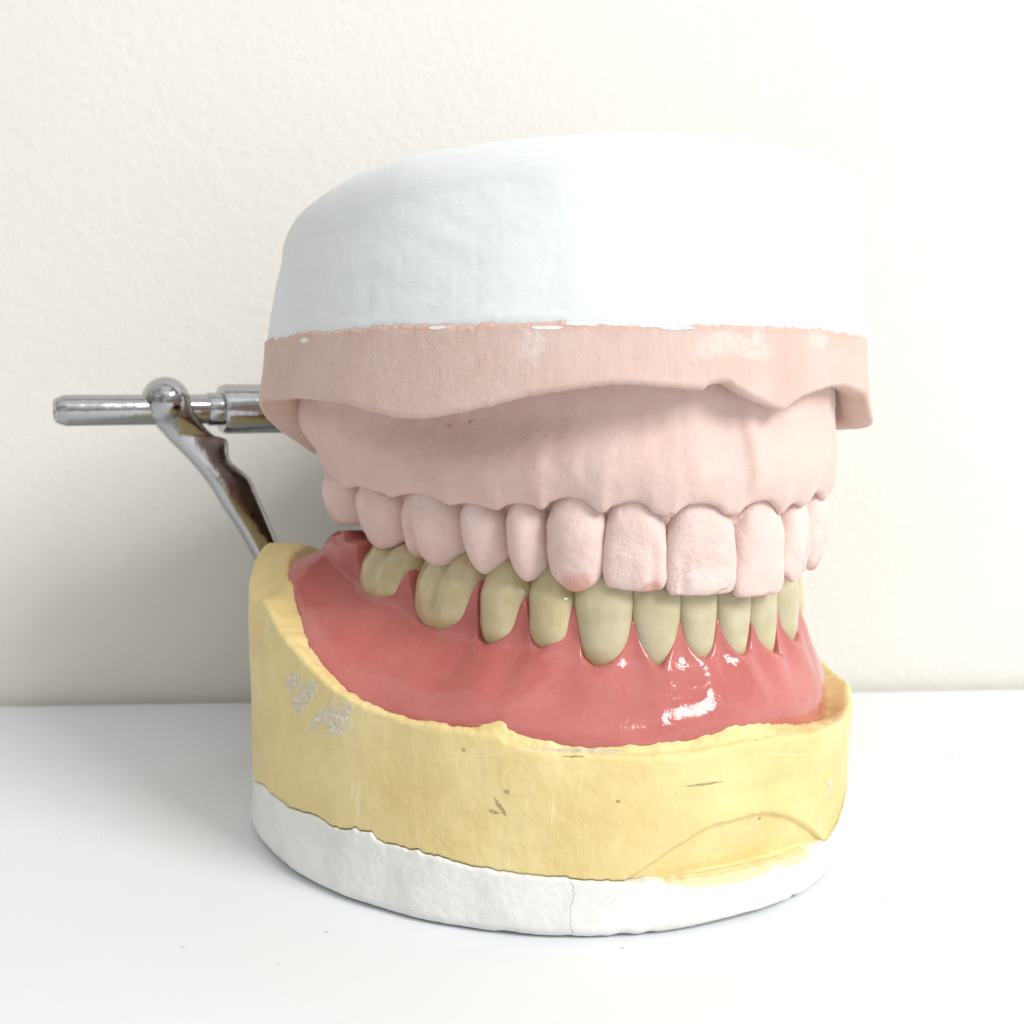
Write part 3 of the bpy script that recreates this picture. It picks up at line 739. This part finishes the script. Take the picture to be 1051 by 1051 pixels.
# ------------------------------------------------------------------ articulator behind the casts
art = empty('articulator', (C[0]-47*AX[0], C[1]-47*AX[1], 0))
art['label'] = 'chrome hinge articulator behind the two casts, its rod sticking out to the left'
art['category'] = 'articulator'
PH = (C[0]-47*AX[0], C[1]-47*AX[1])
def on_plane(px, py, back=0.):            # point of the vertical plane through the hinge axis
    d = ray(px, py); bx, by = PH[0]-back*AX[0], PH[1]-back*AX[1]
    k = (bx*AX[0]+by*AX[1])/(d[0]*AX[0]+d[1]*AX[1]); x, y, z = d[0]*k, d[1]*k, H+d[2]*k
    return ((x-PH[0])*LX[0]+(y-PH[1])*LX[1], z)
def P3(t, b, z): return (PH[0]+t*LX[0]+b*AX[0], PH[1]+t*LX[1]+b*AX[1], z)
tE, zE = on_plane(56, 421); tK, zK = on_plane(170, 419); tS, _ = on_plane(226, 420)
_, zt_ = on_plane(100, 405); _, zb_ = on_plane(100, 437); rr_ = (zt_-zb_)/2
_, z1 = on_plane(240, 396); _, z2 = on_plane(240, 447); rs_ = (z1-z2)/2; zR = (zt_+zb_)/2
print('hinge', tE, zE, tK, zK, tS, rr_, rs_)
def turned(name, prof, mat, n=48):       # prof: (t, radius) along the hinge axis
    rows = [[P3(t, r*math.cos(2*math.pi*j/n), zR+r*math.sin(2*math.pi*j/n)) for j in range(n)] for t, r in prof]
    v, f = grid(rows, True, True, True)
    o = mesh_obj(name, v, f, mat, art)
    m = o.modifiers.new('edge', 'EDGE_SPLIT'); m.split_angle = math.radians(40)
    return o
turned('hinge_rod', [(tE-5, rr_*.5), (tE-.3, rr_*.55), (tE, rr_*.62), (tE, rr_*.74), (tE-1.3, rr_*.98), (tE-1.6, rr_), (tS-6, rr_), (-44, rr_), (-45, rr_*.8)], M_CH)
turned('sleeve', [(tS, rs_*.70), (tS-.1, rs_*.93), (tS-.9, rs_), (-tS+6, rs_), (-tS+5, rs_*.7)], M_CH)
turned('collar', [(tS+2.2, rr_*1.04), (tS+1.9, rr_*1.12), (tS-.5, rr_*1.12)], M_CH)
Lp = [(152,402),(150,424),(157,433),(174,452),(194,472),(214,496),(231,523),(245,544),(262,575),(280,620),(300,680)]
Rp = [(190,402),(199,426),(216,445),(232,452),(235,472),(254,489),(262,506),(270,524),(284,558),(300,600),(330,660)]
def arm(name, sgn=1):
    rows = []; n = 28
    L = [on_plane(*p) for p in Lp]; R = [on_plane(*p) for p in Rp]
    K = 60
    def cr(Q, u):
        i = min(len(Q)-2, int(u)); t = u-i
        p0 = Q[max(0, i-1)]; p1 = Q[i]; p2 = Q[i+1]; p3 = Q[min(len(Q)-1, i+2)]
        return tuple(.5*((2*p1[j])+(-p0[j]+p2[j])*t+(2*p0[j]-5*p1[j]+4*p2[j]-p3[j])*t*t+(-p0[j]+3*p1[j]-3*p2[j]+p3[j])*t**3) for j in (0, 1))
    for k in range(K+1):
        u = k/K*(len(L)-1-1e-6); a = cr(L, u); b = cr(R, u)
        cx_, cz_ = (a[0]+b[0])/2, (a[1]+b[1])/2; hx, hz = (a[0]-b[0])/2, (a[1]-b[1])/2
        th = 3.7-1.6*sstep(0, .3, k/K)
        row = []
        for j in range(n):
            an = 2*math.pi*j/n; c = math.copysign(abs(math.cos(an))**.45, math.cos(an)); s_ = math.copysign(abs(math.sin(an))**.6, math.sin(an))
            row.append(P3(sgn*(cx_+hx*c), th*s_, cz_+hz*c))
        rows.append(row)
    v, f = grid(rows, True, True, True)
    return mesh_obj(name, v, f, M_CH, art)
arm('lower_arm', 1); arm('lower_arm', -1)
def knob(sgn):
    t0, z0 = on_plane(170, 412); rows = []; n = 40; t1, _ = on_plane(192, 410); R_ = abs(t0-t1)*1.1
    for k in range(25):
        a = math.pi*k/24; row = []
        for j in range(n):
            b = 2*math.pi*j/n
            row.append(P3(sgn*(t0+R_*math.sin(a)*math.cos(b)), R_*1.15*math.sin(a)*math.sin(b), z0+R_*1.05*math.cos(a)))
        rows.append(row)
    v, f = grid(rows, True)
    return mesh_obj('knuckle', v, f, M_CH, art)
knob(1); knob(-1)
# bracket from the sleeve forwards and up into the upper plaster, crossbar at the bottom into the lower stone
def bar(name, pts, w, h):
    rows = []
    for (t, b, z) in pts:
        rows.append([P3(t+w*math.copysign(abs(math.cos(2*math.pi*j/24))**.5, math.cos(2*math.pi*j/24)), b, z+h*math.copysign(abs(math.sin(2*math.pi*j/24))**.5, math.sin(2*math.pi*j/24))) for j in range(24)])
    v, f = grid(rows, True, True, True); return mesh_obj(name, v, f, M_CH, art)
bar('upper_arm', [(0, -1, zR), (0, 3, zR+6), (0, 8, 74), (0, 22, 76)], 6, 2)
bar('cross_bar', [(0, -1.5, 20), (0, 4, 20), (0, 14, 19)], 24, 2)

# ------------------------------------------------------------------ camera
cam = bpy.data.cameras.new('camera'); co = bpy.data.objects.new('camera', cam); link(co)
co.location = (0, 0, H*S); co.rotation_euler = (math.pi/2-PITCH, 0, 0)
cam.sensor_width = 36; cam.lens = 36*F/1051; cam.clip_start = .005; cam.clip_end = 20
cam.dof.use_dof = True; cam.dof.focus_distance = .128; cam.dof.aperture_fstop = 44
bpy.context.scene.camera = co
# ------------------------------------------------------------------ light
def area(name, loc, target, sx, sy, power, col):
    l = bpy.data.lights.new(name, 'AREA'); l.shape = 'RECTANGLE'; l.size = sx*S; l.size_y = sy*S; l.energy = power; l.color = col
    o = bpy.data.objects.new(name, l); link(o); o.location = Vector(loc)*S
    d = (Vector(target)-Vector(loc)); o.rotation_euler = d.to_track_quat('-Z', 'Y').to_euler()
    return o
area('window_light', (560, -310, 560), (10, 160, 45), 340, 360, 7.3, (1, .985, .96))
area('ceiling_light', (60, -330, 900), (10, 160, 45), 800, 800, 1.3, (.98, .99, 1))
w = bpy.data.worlds.new('World'); bpy.context.scene.world = w; w.use_nodes = True
wt = w.node_tree; bg = wt.nodes['Background']
tc = wt.nodes.new('ShaderNodeTexCoord'); ns = wt.nodes.new('ShaderNodeTexNoise'); ns.inputs['Scale'].default_value = 1.7; ns.inputs['Detail'].default_value = 2
cr = wt.nodes.new('ShaderNodeValToRGB'); cr.color_ramp.elements[0].position = .38; cr.color_ramp.elements[0].color = (.30,.27,.26,1); cr.color_ramp.elements[1].position = .62; cr.color_ramp.elements[1].color = (1.,1.,1.,1)
wt.links.new(tc.outputs['Generated'], ns.inputs['Vector']); wt.links.new(ns.outputs['Fac'], cr.inputs[0]); wt.links.new(cr.outputs[0], bg.inputs[0])
bg.inputs[1].default_value = .87
sc_ = bpy.context.scene
sc_.cycles.max_bounces = 6; sc_.cycles.diffuse_bounces = 4; sc_.cycles.glossy_bounces = 4; sc_.cycles.caustics_reflective = False; sc_.cycles.caustics_refractive = False
sc_.view_settings.view_transform = 'Standard'; sc_.view_settings.look = 'None'; sc_.view_settings.gamma = 1; sc_.view_settings.exposure = 0
sc_.view_settings.use_curve_mapping = False
